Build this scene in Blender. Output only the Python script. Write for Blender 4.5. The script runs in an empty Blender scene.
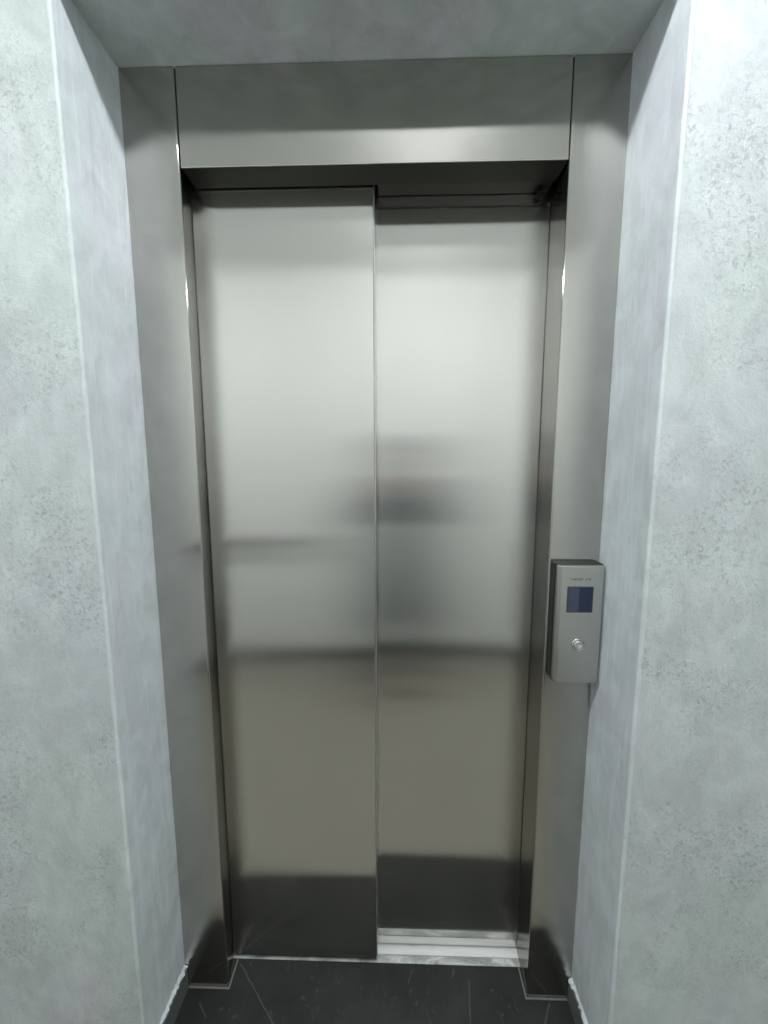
import bpy, bmesh, math, random
from mathutils import Vector, Matrix
random.seed(4)
SC = bpy.context.scene
COL = SC.collection

# ------------------------------------------------------------------ helpers
def tag(o, label=None, cat=None, group=None, kind=None):
    if label: o['label'] = label
    if cat: o['category'] = cat
    if group: o['group'] = group
    if kind: o['kind'] = kind
    return o

def empty(name, loc=(0, 0, 0)):
    o = bpy.data.objects.new(name, None)
    COL.objects.link(o)
    o.location = loc
    o.empty_display_size = .05
    return o

def link(name, bm, mats, parent=None, smooth=False, recalc=True):
    if recalc:
        bmesh.ops.recalc_face_normals(bm, faces=bm.faces)
    me = bpy.data.meshes.new(name)
    bm.to_mesh(me)
    bm.free()
    for m in (mats if isinstance(mats, (list, tuple)) else [mats]):
        me.materials.append(m)
    if smooth:
        for p in me.polygons:
            p.use_smooth = True
    o = bpy.data.objects.new(name, me)
    COL.objects.link(o)
    if parent:
        o.parent = parent
        if parent.type == 'EMPTY' or parent.location.length > 0:
            o.matrix_parent_inverse = Matrix.Translation(-world_loc(parent))
    return o

def world_loc(o):
    v = Vector(o.location)
    return v if o.parent is None else v

def box(bm, x0, x1, y0, y1, z0, z1, bev=0.0, seg=2, mat=0):
    vs = [bm.verts.new(p) for p in ((x0, y0, z0), (x1, y0, z0), (x1, y1, z0), (x0, y1, z0),
                                    (x0, y0, z1), (x1, y0, z1), (x1, y1, z1), (x0, y1, z1))]
    fs = [bm.faces.new([vs[i] for i in f]) for f in
          ((0, 3, 2, 1), (4, 5, 6, 7), (0, 1, 5, 4), (1, 2, 6, 5), (2, 3, 7, 6), (3, 0, 4, 7))]
    for f in fs: f.material_index = mat
    if bev > 0:
        es = list({e for f in fs for e in f.edges})
        bmesh.ops.bevel(bm, geom=es, offset=bev, segments=seg, affect='EDGES', profile=.5)
    return bm

def boxes(*args, bev=0.0, seg=2):
    bm = bmesh.new()
    for a in args: box(bm, *a, bev=bev, seg=seg)
    return bm

def rounded(pts, radii, seg=5):
    """polygon with rounded corners -> list of 2-D points"""
    out = []
    n = len(pts)
    for i in range(n):
        p = Vector(pts[i]); a = Vector(pts[i - 1]); b = Vector(pts[(i + 1) % n]); r = radii[i]
        if r <= 0:
            out.append(p); continue
        d1 = (a - p).normalized(); d2 = (b - p).normalized()
        ang = d1.angle(d2)
        t = r / math.tan(ang / 2)
        c = p + (d1 + d2).normalized() * (r / math.sin(ang / 2))
        s = p + d1 * t; e = p + d2 * t
        a0 = math.atan2(s.y - c.y, s.x - c.x); a1 = math.atan2(e.y - c.y, e.x - c.x)
        da = (a1 - a0 + math.pi) % (2 * math.pi) - math.pi
        for k in range(seg + 1):
            q = a0 + da * k / seg
            out.append(c + Vector((math.cos(q), math.sin(q))) * r)
    return out

def prism(bm, pts, lo, hi, axis):
    """extrude a closed 2-D polygon along an axis: 'x' (pts=y,z) 'y' (x,z) 'z' (x,y)"""
    def mk(p, t):
        return {'x': (t, p[0], p[1]), 'y': (p[0], t, p[1]), 'z': (p[0], p[1], t)}[axis]
    a = [bm.verts.new(mk(p, lo)) for p in pts]
    b = [bm.verts.new(mk(p, hi)) for p in pts]
    n = len(pts)
    for i in range(n):
        bm.faces.new((a[i], a[(i + 1) % n], b[(i + 1) % n], b[i]))
    bm.faces.new(a); bm.faces.new(b)
    return bm

def lathe(bm, prof, centre, axis='y', n=40):
    """profile of (radius, along) swept round an axis through centre"""
    rings = []
    for r, t in prof:
        ring = []
        for k in range(n):
            q = 2 * math.pi * k / n
            c, s = r * math.cos(q), r * math.sin(q)
            off = {'y': (c, t, s), 'z': (c, s, t), 'x': (t, c, s)}[axis]
            ring.append(bm.verts.new(Vector(centre) + Vector(off)))
        rings.append(ring)
    for a, b in zip(rings, rings[1:]):
        for k in range(n):
            bm.faces.new((a[k], a[(k + 1) % n], b[(k + 1) % n], b[k]))
    bm.faces.new(rings[0]); bm.faces.new(rings[-1])
    return bm

# ------------------------------------------------------------------ materials
class NT:
    def __init__(s, name):
        s.m = bpy.data.materials.new(name); s.m.use_nodes = True
        s.t = s.m.node_tree; s.t.nodes.clear()
        s.out = s.n('ShaderNodeOutputMaterial'); s.b = s.n('ShaderNodeBsdfPrincipled')
        s.t.links.new(s.b.outputs[0], s.out.inputs[0])
    def n(s, ty, **kw):
        nd = s.t.nodes.new(ty)
        for k, v in kw.items(): setattr(nd, k, v)
        return nd
    def put(s, sock, v):
        if hasattr(v, 'is_linked') or isinstance(v, bpy.types.NodeSocket): s.t.links.new(v, sock)
        else: sock.default_value = v
    def set(s, **kw):
        for k, v in kw.items(): s.put(s.b.inputs[k.replace('_', ' ')], v)
    def coord(s): return s.n('ShaderNodeTexCoord').outputs['Object']
    def mapping(s, vec, scale=(1, 1, 1), loc=(0, 0, 0)):
        m = s.n('ShaderNodeMapping'); s.put(m.inputs[0], vec)
        m.inputs['Scale'].default_value = scale; m.inputs['Location'].default_value = loc
        return m.outputs[0]
    def noise(s, vec, scale, detail=3, rough=.55, dist=0):
        m = s.n('ShaderNodeTexNoise'); s.put(m.inputs['Vector'], vec)
        m.inputs['Scale'].default_value = scale; m.inputs['Detail'].default_value = detail
        m.inputs['Roughness'].default_value = rough; m.inputs['Distortion'].default_value = dist
        return m.outputs[0]
    def math(s, op, a, b=0.0, c=0.0, clamp=False):
        m = s.n('ShaderNodeMath', operation=op); m.use_clamp = clamp
        for i, v in enumerate((a, b, c)): s.put(m.inputs[i], v)
        return m.outputs[0]
    def remap(s, v, a, b, c, d):
        m = s.n('ShaderNodeMapRange'); s.put(m.inputs[0], v)
        for i, q in enumerate((a, b, c, d)): m.inputs[i + 1].default_value = q
        return m.outputs[0]
    def mix(s, f, a, b, mode='MIX'):
        m = s.n('ShaderNodeMix', data_type='RGBA', blend_type=mode)
        s.put(m.inputs[0], f); s.put(m.inputs[6], a); s.put(m.inputs[7], b)
        return m.outputs[2]
    def bump(s, h, strength, dist):
        m = s.n('ShaderNodeBump'); m.inputs['Strength'].default_value = strength
        m.inputs['Distance'].default_value = dist; s.put(m.inputs['Height'], h)
        return m.outputs[0]

def lin(r, g, b):
    f = lambda c: (c / 255 / 12.92) if c <= 10 else ((c / 255 + .055) / 1.055) ** 2.4
    return (f(r), f(g), f(b), 1)

def plain(name, col, rough=.5, metal=0, **kw):
    t = NT(name); t.set(Base_Color=col, Roughness=rough, Metallic=metal, **kw)
    return t.m

def steel(name, base, rough, aniso=.92, grain=.012, haze=.05):
    """brushed stainless steel, grain running up the sheet"""
    t = NT(name)
    g = t.n('ShaderNodeNewGeometry')
    cr = t.n('ShaderNodeVectorMath', operation='CROSS_PRODUCT')
    t.put(cr.inputs[0], g.outputs['Normal']); cr.inputs[1].default_value = (0, 0, 1)
    ad = t.n('ShaderNodeVectorMath', operation='ADD')
    t.put(ad.inputs[0], cr.outputs[0]); ad.inputs[1].default_value = (-.02, .003, 0)
    no = t.n('ShaderNodeVectorMath', operation='NORMALIZE'); t.put(no.inputs[0], ad.outputs[0])
    c = t.coord()
    fine = t.noise(t.mapping(c, (900, 900, 6)), 1, 2, .6)
    soft = t.noise(t.mapping(c, (5, 5, 1.6)), 1, 3, .5)
    k = t.math('ADD', t.remap(fine, .3, .7, 1 - grain, 1 + grain), t.remap(soft, .3, .7, -.025, .025))
    col = t.mix(1.0, base, k, 'MULTIPLY')
    ro = t.math('ADD', t.remap(soft, .3, .7, rough - .008, rough + .008), t.remap(fine, .3, .7, -.006, .006))
    gl = t.n('ShaderNodeBsdfAnisotropic', distribution='BECKMANN')
    t.put(gl.inputs['Color'], col); t.put(gl.inputs['Roughness'], ro)
    gl.inputs['Anisotropy'].default_value = -aniso; t.put(gl.inputs['Tangent'], no.outputs[0])
    hz = t.n('ShaderNodeBsdfAnisotropic', distribution='GGX')       # the soft haze of the satin finish
    t.put(hz.inputs['Color'], col); hz.inputs['Roughness'].default_value = .42
    mx = t.n('ShaderNodeMixShader'); mx.inputs[0].default_value = haze
    t.put(mx.inputs[1], gl.outputs[0]); t.put(mx.inputs[2], hz.outputs[0])
    t.t.nodes.remove(t.b); t.t.links.new(mx.outputs[0], t.out.inputs[0])
    return t.m

def plaster(name, base, lo, hi, speck=1.0, streak=0.0, bump=.25):
    """trowelled micro-cement: clouds, fine grain and trowel streaks"""
    t = NT(name); c = t.coord()
    big = t.noise(c, 2.3, 4, .6, .4)
    mid = t.noise(t.mapping(c, (1, 1, .7)), 11, 5, .65, .8)
    fine = t.noise(c, 105, 4, .7, .9)
    tiny = t.noise(c, 240, 3, .6)
    f = t.math('ADD', t.math('MULTIPLY', big, .55), t.math('MULTIPLY', mid, .45))
    col = t.mix(t.remap(f, .36, .64, 0, 1), lo, hi)
    col = t.mix(t.remap(t.noise(c, 1.4, 2, .5), .4, .65, 0, .55), col, base)
    # patches leaning to violet or to green, as the pigment was trowelled in
    tint = t.mix(t.remap(t.noise(t.mapping(c, (1, 1, .6), (4, 2, 7)), 4.2, 3, .55, .5), .40, .60, 0, 1), (.985, 1.01, .995, 1), (1.015, .992, 1.022, 1))
    col = t.mix(1.0, col, tint, 'MULTIPLY')
    blot = t.remap(t.noise(t.mapping(c, (1, 1, .8), (9, 1, 2)), 16, 5, .62, .6), .42, .62, .95, 1.07)
    col = t.mix(1.0, col, blot, 'MULTIPLY')
    # darker grains gathered in patches
    patch = t.remap(t.noise(c, 5.5, 4, .6, .5), .42, .62, 0, 1)
    grain = t.remap(fine, .50, .66, 0, 1)
    k = t.math('MULTIPLY', t.math('MULTIPLY', patch, grain), .36 * speck, clamp=True)
    col = t.mix(k, col, (.16, .18, .18, 1))
    k2 = t.math('MULTIPLY', t.remap(tiny, .58, .72, 0, 1), t.math('ADD', t.math('MULTIPLY', patch, .38 * speck), .10 * speck))
    col = t.mix(k2, col, (.92, .96, .96, 1))
    h = t.math('ADD', t.math('MULTIPLY', fine, .6 * speck), t.math('ADD', t.math('MULTIPLY', tiny, .2 * speck), t.math('MULTIPLY', mid, 1.6)))
    if streak:
        st = t.noise(t.mapping(c, (26, 26, 2.2)), 1, 4, .6, 2.6)
        col = t.mix(t.remap(st, .52, .70, 0, streak), col, (.80, .86, .88, 1))
        st2 = t.noise(t.mapping(c, (22, 22, 3.2), (3, 1, 5)), 1, 4, .6, 2.2)
        col = t.mix(t.remap(st2, .56, .74, 0, streak * .8), col, (.27, .29, .30, 1))
    t.set(Base_Color=col, Roughness=.62, Normal=t.bump(h, bump, .004))
    t.b.inputs['Specular IOR Level'].default_value = .35
    return t.m

STEEL_DOOR = steel('brushed_steel_door', (.665, .655, .625, 1), .185, .70, haze=.11)
STEEL_FRAME = steel('brushed_steel_frame', (.50, .485, .455, 1), .175, .70)
STEEL_PANEL = steel('brushed_steel_call_panel', (.55, .545, .515, 1), .34, .45)
STEEL_RETURN = steel('polished_steel_return', (.42, .415, .395, 1), .12, .5)  # smoother frame steel, its dim double reflection put into a darker base colour
STEEL_RAW = steel('raw_dark_sheet', (.085, .085, .075, 1), .40, .3)
STEEL_DARK = steel('dull_steel_cover', (.10, .095, .088, 1), .38, .3)
EDGE = plain('bright_steel_edge', (.70, .70, .68, 1), .28, 1)
CHROME = plain('satin_chrome', (.70, .70, .68, 1), .15, 1)
RUBBER = plain('black_rubber', (.012, .012, .012, 1), .6)
GAP = plain('unlit_gap_black_paint', (.01, .01, .01, 1), .8)

W_FRONT = plaster('microcement_wall', (.61, .655, .655, 1), (.49, .53, .535, 1), (.68, .725, .725, 1), 1.35, 0, .42)
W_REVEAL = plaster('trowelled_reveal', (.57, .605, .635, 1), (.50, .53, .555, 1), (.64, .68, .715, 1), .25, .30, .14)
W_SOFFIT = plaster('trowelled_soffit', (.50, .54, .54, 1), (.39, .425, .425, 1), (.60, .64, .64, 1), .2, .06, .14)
W_BEAD = plaster('pale_corner_bead', (.68, .725, .735, 1), (.58, .62, .63, 1), (.75, .80, .81, 1), .5, 0, .5)
W_WHITE = plain('white_painted_wall', (.87, .88, .86, 1), .6)
W_CEIL = plain('white_painted_ceiling', (.88, .89, .88, 1), .7)

def slate():
    t = NT('dark_slate_tile'); c = t.coord()
    cl = t.noise(c, 7, 5, .65, .5)
    col = t.mix(t.remap(cl, .35, .68, 0, 1), (.013, .0135, .013, 1), (.026, .027, .026, 1))
    fl = t.noise(t.mapping(c, (1, .55, 1)), 60, 4, .7, .5)
    col = t.mix(t.remap(fl, .60, .74, 0, .30), col, (.15, .15, .15, 1))
    rid = t.math('ABSOLUTE', t.math('SUBTRACT', t.noise(t.mapping(c, (1.2, .6, 1), (2.3, .7, 0)), 5.5, 3, .55, .6), .5))
    v = t.math('MULTIPLY', t.remap(rid, 0, .006, 1, 0), t.remap(t.noise(c, 9, 2), .56, .68, 0, .22))
    sep = t.n('ShaderNodeSeparateXYZ'); t.put(sep.inputs[0], c)
    wob = t.math('MULTIPLY', t.math('SUBTRACT', t.noise(c, 40, 2), .5), .007)
    def vein(x0, y0, x1, y1, w, amt, v):
        # one chalky vein running from (x0,y0) to (x1,y1) across the tile
        dx, dy = x1 - x0, y1 - y0
        L = math.hypot(dx, dy); dx /= L; dy /= L
        px = t.math('SUBTRACT', sep.outputs[0], x0); py = t.math('SUBTRACT', sep.outputs[1], y0)
        along = t.math('ADD', t.math('MULTIPLY', px, dx), t.math('MULTIPLY', py, dy))
        across = t.math('ABSOLUTE', t.math('ADD', t.math('SUBTRACT', t.math('MULTIPLY', px, dy), t.math('MULTIPLY', py, dx)), wob))
        k = t.math('MULTIPLY', t.remap(across, 0, w, 1, 0), t.math('MULTIPLY', t.math('GREATER_THAN', along, 0), t.math('LESS_THAN', along, L)))
        return t.math('MAXIMUM', v, t.math('MULTIPLY', k, amt * .6))
    for a in ((-.385, .050, -.245, -.075, .0022, .45), (.252, .03, .236, -.07, .0020, .40), (.452, -.01, .425, -.05, .003, .40),
              (-.46, -.03, -.43, -.06, .003, .3), (.10, .05, .085, .02, .002, .3)):
        v = vein(*a, v)
    col = t.mix(v, col, (.27, .27, .26, 1))
    t.set(Base_Color=col, Roughness=t.remap(fl, .3, .7, .46, .62), Normal=t.bump(fl, .08, .002))
    t.b.inputs['Specular IOR Level'].default_value = .3
    return t.m
SLATE = slate()

def hall_tile():
    t = NT('beige_hall_tile'); c = t.coord()
    br = t.n('ShaderNodeTexBrick'); br.offset = 0
    t.put(br.inputs['Vector'], c)
    for k, v in (('Scale', 1.0), ('Brick Width', .6), ('Row Height', .6), ('Mortar Size', .002), ('Mortar Smooth', .1)):
        br.inputs[k].default_value = v
    br.inputs['Color1'].default_value = (.255, .24, .20, 1); br.inputs['Color2'].default_value = (.265, .25, .21, 1)
    br.inputs['Mortar'].default_value = (.27, .25, .21, 1)
    n = t.noise(c, 9, 4, .6)
    t.set(Base_Color=t.mix(t.remap(n, .35, .65, 0, .25), br.outputs[0], (.30, .28, .235, 1)), Roughness=.38)
    return t.m
HALL = hall_tile()

def skirting_tile():
    t = NT('grey_skirting_tile'); c = t.coord(); n = t.noise(c, 22, 4, .6)
    t.set(Base_Color=t.mix(n, (.075, .088, .085, 1), (.125, .14, .135, 1)), Roughness=.42)
    return t.m
SKIRT = skirting_tile()

def alu(name, dirty):
    t = NT(name); c = t.coord()
    sc = t.noise(t.mapping(c, (7, 90, 90)), 1, 4, .7, .6)
    dirt = t.noise(t.mapping(c, (12, 30, 1)), 1, 5, .7, .8)
    col = t.mix(t.remap(sc, .35, .7, 0, 1), (.80, .81, .81, 1), (.90, .91, .91, 1))
    if dirty:
        col = t.mix(t.remap(dirt, .40, .62, .2, .85), col, (.20, .20, .19, 1))
    else:
        col = t.mix(t.remap(dirt, .58, .74, 0, .35), col, (.35, .35, .34, 1))
    t.set(Base_Color=col, Metallic=.25 if not dirty else .5, Roughness=t.remap(sc, .3, .7, .40, .58))
    return t.m
ALU = alu('extruded_aluminium_sill', False)
ALU_WORN = alu('scuffed_aluminium_sill', True)

def grout():
    t = NT('pale_grout'); c = t.coord(); n = t.noise(c, 60, 3, .6)
    t.set(Base_Color=t.mix(n, (.13, .13, .125, 1), (.21, .21, .20, 1)), Roughness=.8)
    return t.m
GROUT = grout()

# ------------------------------------------------------------------ measures (metres, lift door face at y = 0)
OP = .397          # half the clear opening
OUT_L, OUT_R = -.512, .510
HEAD = 2.0         # underside of the header
SOF = 2.187        # plaster soffit
REV = -.162        # corridor face of the lift wall
CEIL = 2.64
FAR = -1.64        # opposite corridor wall
XL, XR = -3.2, 3.6
RET = .061         # depth of the folded return

# ------------------------------------------------------------------ setting
def structure(o): return tag(o, kind='structure')

def wall_with_reveal(name, x_far, x_edge):
    bm = bmesh.new()
    s = 1 if x_edge > x_far else -1
    bv = .004
    prof = [(x_far, REV), (x_edge - s * bv, REV), (x_edge - s * bv * .3, REV + bv * .3), (x_edge, REV + bv), (x_edge, .32), (x_far, .32)]
    prism(bm, prof, 0, CEIL, 'z')
    bmesh.ops.recalc_face_normals(bm, faces=bm.faces)
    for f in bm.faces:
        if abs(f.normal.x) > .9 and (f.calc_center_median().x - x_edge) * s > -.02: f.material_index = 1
    o = link(name, bm, [W_FRONT, W_REVEAL]); return structure(o)
wall_with_reveal('wall_left', XL, OUT_L)
wall_with_reveal('wall_right', XR, OUT_R)
bm = boxes((OUT_L, OUT_R, REV, .32, SOF, CEIL))
bmesh.ops.recalc_face_normals(bm, faces=bm.faces)
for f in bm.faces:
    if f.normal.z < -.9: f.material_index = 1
structure(link('wall_above', bm, [W_FRONT, W_SOFFIT]))

# pale rounded bead on the two plaster corners and a thin one under the soffit edge
def bead(name, x, s):
    bm = bmesh.new()
    n = 70
    rng = random.Random(7 if s > 0 else 9)
    ring0 = None
    for i in range(n + 1):
        z = SOF * i / n
        w = .0040 + .0012 * rng.random(); j = .0006 * (rng.random() - .5)
        pr = [(x - s * w * 1.7, REV + .0005), (x - s * w * .8, REV - .0011 + j), (x - s * .0004, REV - .0004 + j), (x + s * .0009 + j, REV + .0028), (x - s * .0005, REV + w * 1.3)]
        ring = [bm.verts.new((a, b, z)) for a, b in pr]
        if ring0:
            for k in range(5):
                bm.faces.new((ring0[k], ring0[(k + 1) % 5], ring[(k + 1) % 5], ring[k]))
        else: bm.faces.new(ring)
        ring0 = ring
    bm.faces.new(ring0)
    structure(link(name, bm, W_BEAD, smooth=True))
bead('trim_1', OUT_L, 1)
bead('trim_2', OUT_R, -1)

# floors: slate inside the alcove, beige tile in the hall
structure(link('floor', boxes((OUT_L, OUT_R, REV, RET, -.03, 0)), SLATE))
structure(link('floor_hall', boxes((XL, XR, FAR, REV - .0005, -.03, 0)), HALL))
structure(link('floor_shaft', boxes((OUT_L, OUT_R, RET + .002, .32, -.06, -.045)), GAP))
structure(link('ceiling', boxes((XL, XR, FAR, REV, CEIL, CEIL + .05)), W_CEIL))
structure(link('wall_opposite', boxes((XL, XR, FAR - .1, FAR, 0, CEIL)), W_WHITE))
structure(link('wall_end_left', boxes((XL - .1, XL, FAR, REV, 0, CEIL)), W_WHITE))
structure(link('wall_end_right', boxes((XR, XR + .1, FAR, REV, 0, CEIL)), W_WHITE))
structure(link('wall_shaft', boxes((OUT_L, OUT_R, .26, .32, -.06, SOF)), GAP))

# skirting: tiles on the reveals and corridor walls, with a ragged plaster edge on top in the alcove
def skirt(name, args, m=SKIRT):
    structure(link(name, boxes(*args, bev=.0015, seg=1), m))
skirt('baseboard_left', [(OUT_L, OUT_L + .009, REV - .009, -.0012, 0, .064), (XL, OUT_L - .0003, REV - .009, REV, 0, .064)])
skirt('baseboard_right', [(OUT_R - .009, OUT_R, REV - .009, -.0012, 0, .064), (OUT_R + .0003, XR, REV - .009, REV, 0, .064)])
skirt('baseboard_opposite', [(XL, XR, FAR, FAR + .012, 0, .085)], plain('dark_skirting', (.15, .15, .145, 1), .5))

def ragged(name, x, s, seed):
    rng = random.Random(seed)
    bm = bmesh.new(); prev = None
    n = 26
    for i in range(n + 1):
        y = REV + .004 + (-.0015 - REV - .004) * i / n
        k_ = i / n; w = .0035 + .006 * rng.random() + (.003 if k_ > .85 else 0); h = .001 + .007 * rng.random() ** 2; d = .002 * rng.random()
        ring = [bm.verts.new(p) for p in ((x, y, .0635), (x + s * w, y, .0638 - d), (x + s * w * .75, y, .0645 + h * .5), (x, y, .066 + h))]
        if prev:
            for k in range(4): bm.faces.new((prev[k], prev[(k + 1) % 4], ring[(k + 1) % 4], ring[k]))
        else: bm.faces.new(ring)
        prev = ring
    bm.faces.new(prev)
    structure(link(name, bm, W_BEAD))
ragged('trim_3', OUT_L, 1, 3)
ragged('trim_4', OUT_R, -1, 8)

# grout line round the feet of the frame
def grout_line(name, x_out, x_in):
    s = 1 if x_in > x_out else -1
    bm = bmesh.new()
    w = .0045
    pr = [(x_out, -.0005), (x_out, -.0005 - w), (x_in + s * w, -.0005 - w), (x_in + s * w, RET - .001), (x_in + s * .0005, RET - .001), (x_in + s * .0005, -.0005)]
    prism(bm, pr, .0, .0008, 'z')
    structure(link(name, bm, GROUT))
grout_line('trim_5', OUT_L + .009, -OP)
grout_line('trim_6', OUT_R - .009, OP)

# ------------------------------------------------------------------ lift door frame
frame = empty('lift_door_frame', (0, 0, 0))
tag(frame, 'brushed stainless steel lift door frame lining the grey plaster opening', 'door frame')
T = .0018
def jamb(s, x_out, depth, splay):
    """folded sheet: front face, return running in to its door leaf, small hem at the back"""
    xi = s * OP; xb = xi + s * splay
    bm = bmesh.new()
    pr = [(x_out, 0), (xi, 0), (xb, depth), (xb + s * .016, depth), (xb + s * .016, depth - T), (xb + s * T, depth - T), (xi + s * T, T), (x_out, T)]
    pr = rounded(pr, [0, .0042, .0010, 0, 0, 0, .0004, 0], 5)
    prism(bm, pr, 0.0005, SOF - .0008, 'z')
    bmesh.ops.recalc_face_normals(bm, faces=bm.faces)
    for f in bm.faces:
        c = f.calc_center_median()
        if abs(f.normal.x) > .96 and f.normal.x * s < 0 and .004 < c.y < depth: f.material_index = 1
    return link('jamb', bm, [STEEL_FRAME, STEEL_RETURN], frame, recalc=False)
jamb(-1, OUT_L + .0006, .0625, .0125)
jamb(1, OUT_R - .0006, .0995, .0045)
# header: face between the jamb seams, folded underside
bm = bmesh.new()
pr = [(0, SOF - .001), (0, HEAD), (RET, HEAD), (RET, HEAD + .03), (RET - T, HEAD + .03), (RET - T, HEAD + T), (T, HEAD + T), (T, SOF - .001)]
pr = rounded(pr, [0, .002, .001, 0, 0, 0, .0004, 0], 5)
prism(bm, pr, -OP + .0022, OP - .0022, 'x')
bmesh.ops.recalc_face_normals(bm, faces=bm.faces)
for f in bm.faces:   # the folded underside is raw dark sheet
    if abs(f.normal.z) > .95 and abs(f.calc_center_median().z - HEAD) < .003: f.material_index = 1
header = link('header', bm, [STEEL_FRAME, STEEL_RAW], frame)
# backing strip behind the two vertical seams
for s in (-1, 1):
    link('seam_backing', boxes((s * OP - .006, s * OP + .006, T + .0006, T + .003, HEAD + .004, SOF - .003)), GAP, frame)

# ------------------------------------------------------------------ door panels
def door_panel(name, x0, x1, y, z0, z1, label, lead):
    e = empty(name, ((x0 + x1) / 2, y, z0))
    tag(e, label, 'lift door')
    bm = bmesh.new()
    pr = [(x0, y), (x1, y), (x1, y + .034), (x0, y + .034)]
    pr = rounded(pr, [.0018, .0018, .0015, .0015], 4)
    prism(bm, pr, z0, z1, 'z')
    link('skin', bm, STEEL_DOOR, e)
    if lead:  # the leading edge strip of the nearer leaf
        link('edge_strip', boxes((x1 + .0002, x1 + .0022, y + .0016, y + .032, z0 + .002, z1 - .002), bev=.0006), EDGE, e)
    for gx in (x0 + .06, x1 - .06):   # guide shoes running in the sill grooves
        g = boxes((gx - .03, gx + .03, y + .0140, y + .0205, z0 - (.016 if not lead else .0052), z0 - .0004), bev=.001)
        link('guide_shoe', g, RUBBER, e)
    return e
YL, YR = .0655, .1030
ZB = .006
door_panel('landing_door_panel', -.432, -.0015, YL, ZB, 2.10, 'brushed steel sliding lift door leaf on the left, standing in front of the other leaf', True)
door_panel('landing_door_panel', -.035, .436, YR, ZB, 2.10, 'brushed steel sliding lift door leaf on the right, set back above the exposed sill', False)

# cover of the door track above the rear leaf, fixed to the frame
link('track_cover', boxes((.0085, .392, RET + .0008, YR - .0024, 2.0030, 2.06), bev=.0012), STEEL_DARK, frame)
bm = bmesh.new(); lathe(bm, [(.0050, 2.0028), (.0050, 1.9965), (.0035, 1.995)], (.383, .084, 0), 'z', 20)
link('bolt_head', bm, STEEL_DARK, frame)
bm = bmesh.new(); lathe(bm, [(.004, .090), (.008, .0905), (.008, .0975), (.004, .098)], (.372, 0, 1.9945), 'y', 24)
link('roller', bm, RUBBER, frame)

# ------------------------------------------------------------------ sill
bm = bmesh.new()
g = []
y0 = RET + .0004
pr = [(y0, -.028), (y0, -.0018), (y0 + .0016, -.0002)]
def groove(a, b, d): return [(a, 0), (a + .0008, -.001), (a + .0008, -d), (b - .0008, -d), (b - .0008, -.001), (b, 0)]
pr += [(.0790, 0), (.0796, -.004), (.0808, -.004), (.0814, 0)]
pr += groove(YL + .0142, YL + .0215, .020)[0:0]
pr += groove(YR + .0125, YR + .0225, .020)
pr += [(.176, 0), (.176, -.028)]
prism(bm, pr, -.445, .445, 'x')
bmesh.ops.recalc_face_normals(bm, faces=bm.faces)
for f in bm.faces:   # the trodden front land is scuffed and dirty
    if f.calc_center_median().y < .0805: f.material_index = 1
sill = link('door_sill', bm, [ALU, ALU_WORN])
tag(sill, 'grooved aluminium threshold sill under the right lift door leaf', 'sill')

# ------------------------------------------------------------------ call panel
FY = -.035
cp = empty('lift_call_panel', (.449, 0, 1.036))
tag(cp, 'steel lift call box with blue screen and round button on the right jamb', 'call panel')
bm = bmesh.new()
x0, x1, za, zb = .4025, .5075, .899, 1.1735
BODY = plain('dark_call_box_body', (.03, .032, .03, 1), .4, .5)
STEEL_COP = STEEL_PANEL
# dark body behind, its foot rounded on the left
out = rounded([(x0, za), (x1, za), (x1, zb), (x0, zb)], [.012, .003, .002, .002], 7)
prism(bm, out, FY + .0122, 0, 'y')
housing = link('housing', bm, BODY, cp)
bvm = housing.modifiers.new('bevel', 'BEVEL'); bvm.width = .001; bvm.segments = 2; bvm.limit_method = 'ANGLE'; bvm.angle_limit = math.radians(50)
# bright faceplate, its long edges rolled back over the body
bm = bmesh.new()
out = rounded([(x0 + .0012, za + .0012), (x1 - .0016, za + .0012), (x1 - .0016, zb - .0010), (x0 + .0012, zb - .0010)], [.011, .003, .0015, .0015], 7)
n_ = len(out)
cx_, cz_ = (x0 + x1) / 2, (za + zb) / 2
rings = []
for ins, dy in ((0, .0120), (.0005, .0078), (.0018, .0042), (.0040, .0015), (.0062, .0004), (.0085, 0)):
    ring = []
    for p in out:
        k = 1.25 if p.x < cx_ else .40
        ring.append(bm.verts.new((p.x + (ins * k if p.x < cx_ else -ins * k), FY + dy, p.y + ins * .3 * (1 if p.y < cz_ else -1))))
    rings.append(ring)
for a, b in zip(rings, rings[1:]):
    for k in range(n_): bm.faces.new((a[k], a[(k + 1) % n_], b[(k + 1) % n_], b[k]))
bm.faces.new(rings[-1]); bm.faces.new(rings[0])
face = link('faceplate', bm, STEEL_COP, cp)
for p in face.data.polygons: p.use_smooth = len(p.vertices) == 4

def screen():
    t = NT('blue_display'); c = t.coord()
    sep = t.n('ShaderNodeSeparateXYZ'); t.put(sep.inputs[0], c)
    k = t.remap(sep.outputs[0], .4505, .4525, 0, 1)
    col = t.mix(k, (.024, .030, .050, 1), (.010, .014, .028, 1))
    t.set(Base_Color=col, Roughness=.16)
    t.set(Emission_Color=t.mix(k, (.040, .050, .095, 1), (.012, .019, .046, 1)), Emission_Strength=.55)
    return t.m
dx0, dx1, dz0, dz1 = .4276, .4812, 1.0682, 1.1243
rim = bmesh.new()
outer = rounded([(dx0 - .0016, dz0 - .0016), (dx1 + .0016, dz0 - .0016), (dx1 + .0016, dz1 + .0016), (dx0 - .0016, dz1 + .0016)], [.002] * 4, 3)
prism(rim, outer, FY - .0007, FY + .001, 'y')
disp = link('display', boxes((dx0, dx1, FY - .0014, FY - .0003, dz0, dz1), bev=.0004), screen(), cp)
tag(disp, 'square dark blue display')
link('display_rim', rim, plain('display_rim_dark', (.10, .11, .115, 1), .4, .6), disp)
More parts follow.
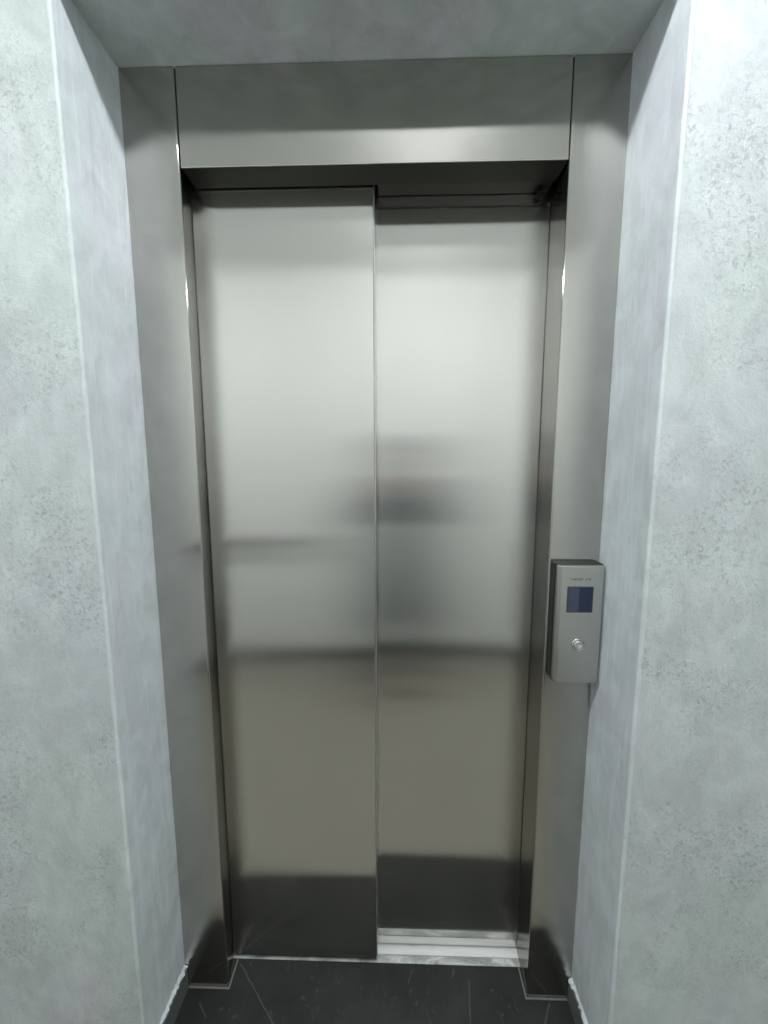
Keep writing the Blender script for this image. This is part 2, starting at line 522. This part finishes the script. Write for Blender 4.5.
# faint small lettering above the screen, too worn to read: low strokes of two words
bm = bmesh.new()
rng = random.Random(2)
lx = .432
for n_, gap in ((7, .0046), (3, .0)):
    for i in range(n_):
        h = .0042 + .0014 * rng.random(); z = 1.1395
        w = .0028
        box(bm, lx, lx + w * .30, FY - .0004, FY + .0004, z, z + h)
        box(bm, lx, lx + w, FY - .0004, FY + .0004, z + h * (.05 + .8 * rng.random()), z + h * .95)
        if rng.random() > .4: box(bm, lx + w * .75, lx + w, FY - .0004, FY + .0004, z, z + h * .9)
        lx += .0040
    lx += gap
link('lettering', bm, plain('grey_print', (.16, .16, .16, 1), .5), cp)
bx, bz = .4560, .9925
bm = bmesh.new()
lathe(bm, [(.0150, FY + .0005), (.0150, FY - .0022), (.0140, FY - .0034), (.0124, FY - .0036), (.0114, FY - .0024), (.0114, FY + .0004)], (bx, 0, bz), 'y', 48)
btn_ring = link('button_ring', bm, CHROME, cp, smooth=False)
bm = bmesh.new()
lathe(bm, [(.0109, FY + .0004), (.0109, FY - .0036), (.0100, FY - .0048), (.0080, FY - .0052), (.0065, FY - .0049), (.0040, FY - .0044), (.0008, FY - .0042)], (bx, 0, bz), 'y', 48)
b_ = link('call_button', bm, CHROME, cp, smooth=False)
tag(b_, 'round bright metal push button')
for o in (btn_ring, b_):
    for p in o.data.polygons: p.use_smooth = len(p.vertices) == 4

# ------------------------------------------------------------------ ceiling lamps of the corridor
LAMP_COL = (.945, .99, 1.0)
def glow(name, strength):
    t = NT(name); t.set(Base_Color=(.9, .9, .9, 1), Emission_Color=(*LAMP_COL, 1), Emission_Strength=strength); return t.m
GLOW = glow('lamp_diffuser', 610)
WHITE_METAL = plain('white_lamp_rim', (.85, .85, .84, 1), .4)
LAMPS = [(.18, 'white opal ceiling light straight above the lift opening'), (-1.6, 'white opal ceiling light to the left of the lift'), (1.85, 'white opal ceiling light to the right of the lift')]
LAMP_Y = -.60
for x, lb in LAMPS:
    e = empty('ceiling_light', (x, LAMP_Y, CEIL)); tag(e, lb, 'ceiling light', 'opal lights along the corridor ceiling')
    bm = bmesh.new(); lathe(bm, [(.064, CEIL - .0005), (.064, CEIL - .010), (.054, CEIL - .012)], (x, LAMP_Y, 0), 'z', 40)
    link('base_ring', bm, WHITE_METAL, e)
    bm = bmesh.new(); lathe(bm, [(.053, CEIL - .0122), (.052, CEIL - .024), (.045, CEIL - .036), (.030, CEIL - .043), (.004, CEIL - .046)], (x, LAMP_Y, 0), 'z', 32)
    link('globe', bm, GLOW, e, smooth=True)

# handrail on the opposite wall
rail = empty('wall_handrail', (-1.2, FAR, .86)); tag(rail, 'dark wooden handrail on brackets along the white opposite wall', 'handrail')
bm = bmesh.new()
lathe(bm, [(.012, -1.85), (.021, -1.84), (.021, -.52), (.012, -.51)], (0, FAR + .065, .865), 'x', 20)
link('bar', bm, plain('dark_wood', (.075, .06, .05, 1), .4), rail, smooth=False)
for x in (-1.65, -1.17, -.70):
    link('bracket', boxes((x - .008, x + .008, FAR + .0005, FAR + .066, .832, .844), (x - .02, x + .02, FAR + .0005, FAR + .005, .81, .866), bev=.001), EDGE, rail)

# ------------------------------------------------------------------ world: only what leaks in from the rest of the building
w = bpy.data.worlds.new('World'); SC.world = w; w.use_nodes = True
w.node_tree.nodes['Background'].inputs[0].default_value = (.8, .9, 1, 1)
w.node_tree.nodes['Background'].inputs[1].default_value = .03

# ------------------------------------------------------------------ camera
F, CX, CY, CZ, YAW, PIT, ROL = 388.409, .04585, -.87049, 1.39116, .026157, -.120868, -.0015986
right = Vector((math.cos(YAW), math.sin(YAW), 0))
flat = Vector((-math.sin(YAW), math.cos(YAW), 0))
fwd = flat * math.cos(PIT) + Vector((0, 0, 1)) * math.sin(PIT)
up = -flat * math.sin(PIT) + Vector((0, 0, 1)) * math.cos(PIT)
r2 = right * math.cos(ROL) + up * math.sin(ROL)
u2 = -right * math.sin(ROL) + up * math.cos(ROL)
CAMM = Matrix(((r2.x, u2.x, -fwd.x, CX), (r2.y, u2.y, -fwd.y, CY), (r2.z, u2.z, -fwd.z, CZ), (0, 0, 0, 1)))
cd = bpy.data.cameras.new('Camera'); cam = bpy.data.objects.new('Camera', cd); COL.objects.link(cam)
cam.matrix_world = CAMM
cd.sensor_fit = 'HORIZONTAL'; cd.sensor_width = 36; cd.lens = F / 768 * 36; cd.clip_start = .01
SC.camera = cam

# ------------------------------------------------------------------ the photographer, standing in the hall (seen only as a blurred reflection)
PX, PY = .11, -1.20
P0 = Vector((PX, PY, 0))
def skin(name, verts, edges, mat, parent=None, root=0, sub=2):
    """verts: (x, y, z, rx, ry) relative to where the person stands"""
    me = bpy.data.meshes.new(name)
    me.from_pydata([Vector(v[:3]) + P0 for v in verts], edges, [])
    me.materials.append(mat)
    o = bpy.data.objects.new(name, me); COL.objects.link(o)
    if parent: o.parent = parent
    md = o.modifiers.new('skin', 'SKIN'); md.use_smooth_shade = True
    for i, v in enumerate(verts):
        d = me.skin_vertices[0].data[i]
        d.radius = (v[3], v[4] if len(v) > 4 else v[3]); d.use_root = (i == root)
    sb = o.modifiers.new('subd', 'SUBSURF'); sb.levels = sb.render_levels = sub
    return o
SKIN = plain('person_skin', (.50, .31, .23, 1), .5)
NAVY = plain('navy_jacket_cloth', (.022, .030, .048, 1), .85)
TROU = plain('grey_trouser_cloth', (.06, .06, .06, 1), .85)
HAIRM = plain('dark_hair', (.016, .013, .012, 1), .55)
SHOE = plain('dark_shoe', (.03, .03, .03, 1), .5)

PH = Vector((CX, CY, CZ)) - P0 + (r2 * 0 - u2 * .052 - fwd * .0095)      # middle of the phone
V, E = [], []
def add(p, r, link_to=None, ry=None):
    V.append((p[0], p[1], p[2], r, ry if ry else r))
    if link_to is not None: E.append((link_to, len(V) - 1))
    return len(V) - 1
def hp(a, b, c):      # a across, b towards the door, c up, measured from the phone
    return PH + r2 * a + fwd * b + u2 * c
pel = add((0, 0, .86), .13, None, .10)
wst = add((0, .005, 1.0), .115, pel, .09)
chs = add((0, .0, 1.16), .130, wst, .10)
uch = add((0, -.004, 1.245), .095, chs, .08)
nkb = add((0, -.008, 1.315), .055, uch)
nk = add((0, .005, 1.36), .047, nkb)
jaw = add((0, .032, 1.405), .050, nk, .058)
mid = add((0, .034, 1.445), .062, jaw, .074)
brow = add((0, .026, 1.490), .068, mid, .084)
cr = add((0, .014, 1.535), .050, brow, .060)
add((0, .116, 1.447), .009, mid)
for s in (-1, 1):
    add((s * .076, .020, 1.452), .011, mid)
wr = {}
for s in (-1, 1):
    sh = add((s * .150, -.006, 1.262), .050, uch)
    el = add((s * (.20 if s > 0 else .225), .135, 1.075), .040, sh)
    w_ = hp(s * .075, -.055, -.075)
    fo = add((Vector(V[el][:3]) * .45 + w_ * .55), .034, el)
    wi = add(w_, .024, fo)
    wr[s] = (el, wi)
    pa = add(hp(s * .064, -.014, -.035), .020, wi)
    for i, ln in enumerate((.90, 1.0, .95, .78)):
        z = .004 - .0195 * i
        k = add(hp(s * .058, .004, z), .0095, pa)
        m = add(hp(s * .050, .0135, z), .0085, k)
        q = add(hp(s * (.050 - .019 * ln), .0142, z), .0080, m)
        add(hp(s * (.050 - .036 * ln), .0135, z - .001), .0066, q)
    t1 = add(hp(s * .056, -.014, -.010), .011, pa)
    t2 = add(hp(s * .042, -.0155, .004), .0095, t1)
    add(hp(s * .024, -.0140, .014), .0075, t2)
for s in (-1, 1):
    hip = add((s * .085, 0, .80), .088, pel)
    kn = add((s * .095, .012, .44), .056, hip)
    an = add((s * .10, -.012, .085), .036, kn)
    add((s * .112, .115, .035), .032, an)
person = skin('person', V, E, SKIN, None, 0)
tag(person, 'person in a long navy coat and grey trousers photographing the lift with a phone', 'person')
# jacket: body and sleeves down to the wrists
jv = [(0, 0, .46, .205, .165), (0, 0, .50, .205, .165), (0, 0, .74, .185, .15), (0, .005, .98, .150, .120), (0, 0, 1.15, .155, .122),
      (0, -.004, 1.25, .112, .092), (0, -.006, 1.335, .066, .064)]
je = [(i, i + 1) for i in range(6)]
for s in (-1, 1):
    el, wi = wr[s]
    a = len(jv)
    jv.append((s * .156, -.006, 1.258, .062, .062))
    jv.append((*V[el][:3], .054, .054))
    jv.append((*(Vector(V[el][:3]) * .15 + Vector(V[wi][:3]) * .85), .034, .034))
    je += [(5, a), (a, a + 1), (a + 1, a + 2)]
skin('coat', jv, je, NAVY, person)
for s in (-1, 1):
    tv = [(s * .085, 0, .80, .085, .085), (s * .090, .004, .70, .084, .084), (s * .096, .010, .44, .068, .068), (s * .10, -.012, .12, .058, .060), (s * .10, -.012, .085, .058, .060)]
    skin('trouser_leg', tv, [(0, 1), (1, 2), (2, 3), (3, 4)], TROU, person)
for s in (-1, 1):
    sv = [(s * .10, -.045, .036, .040, .033), (s * .104, .03, .042, .044, .036), (s * .113, .14, .030, .042, .026), (s * .10, -.02, .085, .040, .040)]
    skin('shoe', sv, [(0, 1), (1, 2), (0, 3)], SHOE, person)
# hair: a cap that leaves the face free, falling to the collar
bm = bmesh.new()
bmesh.ops.create_uvsphere(bm, u_segments=36, v_segments=24, radius=1)
for v in bm.verts:
    x, y, z = v.co
    low = max(0, -z)
    yy = y * .108 - .004
    if y > 0 and z < .02: yy = y * .108 - min(1, (.02 - z) * 2.2) * .085 * y
    v.co = Vector((x * (.100 + .012 * low), yy - .012 * low + .018, z * (.098 if z > 0 else .135) + 1.475)) + P0
link('hair', bm, HAIRM, person, smooth=True)
for s in (-1, 1):
    bm = bmesh.new(); bmesh.ops.create_uvsphere(bm, u_segments=16, v_segments=12, radius=.0085)
    for v in bm.verts: v.co += Vector((s * .027, .100, 1.462)) + P0
    link('eye', bm, plain('eye_dark', (.05, .04, .035, 1), .2), person, smooth=True)
bm = bmesh.new(); bmesh.ops.create_uvsphere(bm, u_segments=16, v_segments=10, radius=1)
for v in bm.verts: v.co = Vector((v.co.x * .021, .092 + v.co.y * .007, 1.410 + v.co.z * .0065)) + P0
link('mouth', bm, plain('lips', (.36, .15, .12, 1), .5), person, smooth=True)
# the phone in both hands, its lens where the picture was taken from
ph = empty('phone', Vector((0, 0, 0)))
def local_box(bm, a0, a1, b0, b1, c0, c1, bev):
    box(bm, a0, a1, b0, b1, c0, c1, bev=bev, seg=3)
    o = PH + P0
    return o
bm = bmesh.new(); box(bm, -.037, .037, -.004, .004, -.080, .080, bev=.003, seg=3)
M = Matrix(((r2.x, fwd.x, u2.x, 0), (r2.y, fwd.y, u2.y, 0), (r2.z, fwd.z, u2.z, 0), (0, 0, 0, 1)))
bmesh.ops.transform(bm, matrix=Matrix.Translation(PH + P0) @ M, verts=bm.verts)
tag(ph, 'black phone held upright in both hands of the photographer', 'phone')
link('phone_body', bm, plain('black_phone', (.015, .015, .017, 1), .3), ph)
bm = bmesh.new(); box(bm, -.034, .034, -.0048, -.0042, -.076, .076)
bmesh.ops.transform(bm, matrix=Matrix.Translation(PH + P0) @ M, verts=bm.verts)
link('screen', bm, plain('phone_screen', (.02, .02, .022, 1), .1), ph)


# ------------------------------------------------------------------ view
vs = SC.view_settings
vs.view_transform = 'Standard'; vs.look = 'None'; vs.gamma = 1; vs.use_curve_mapping = False
vs.exposure = -0.33
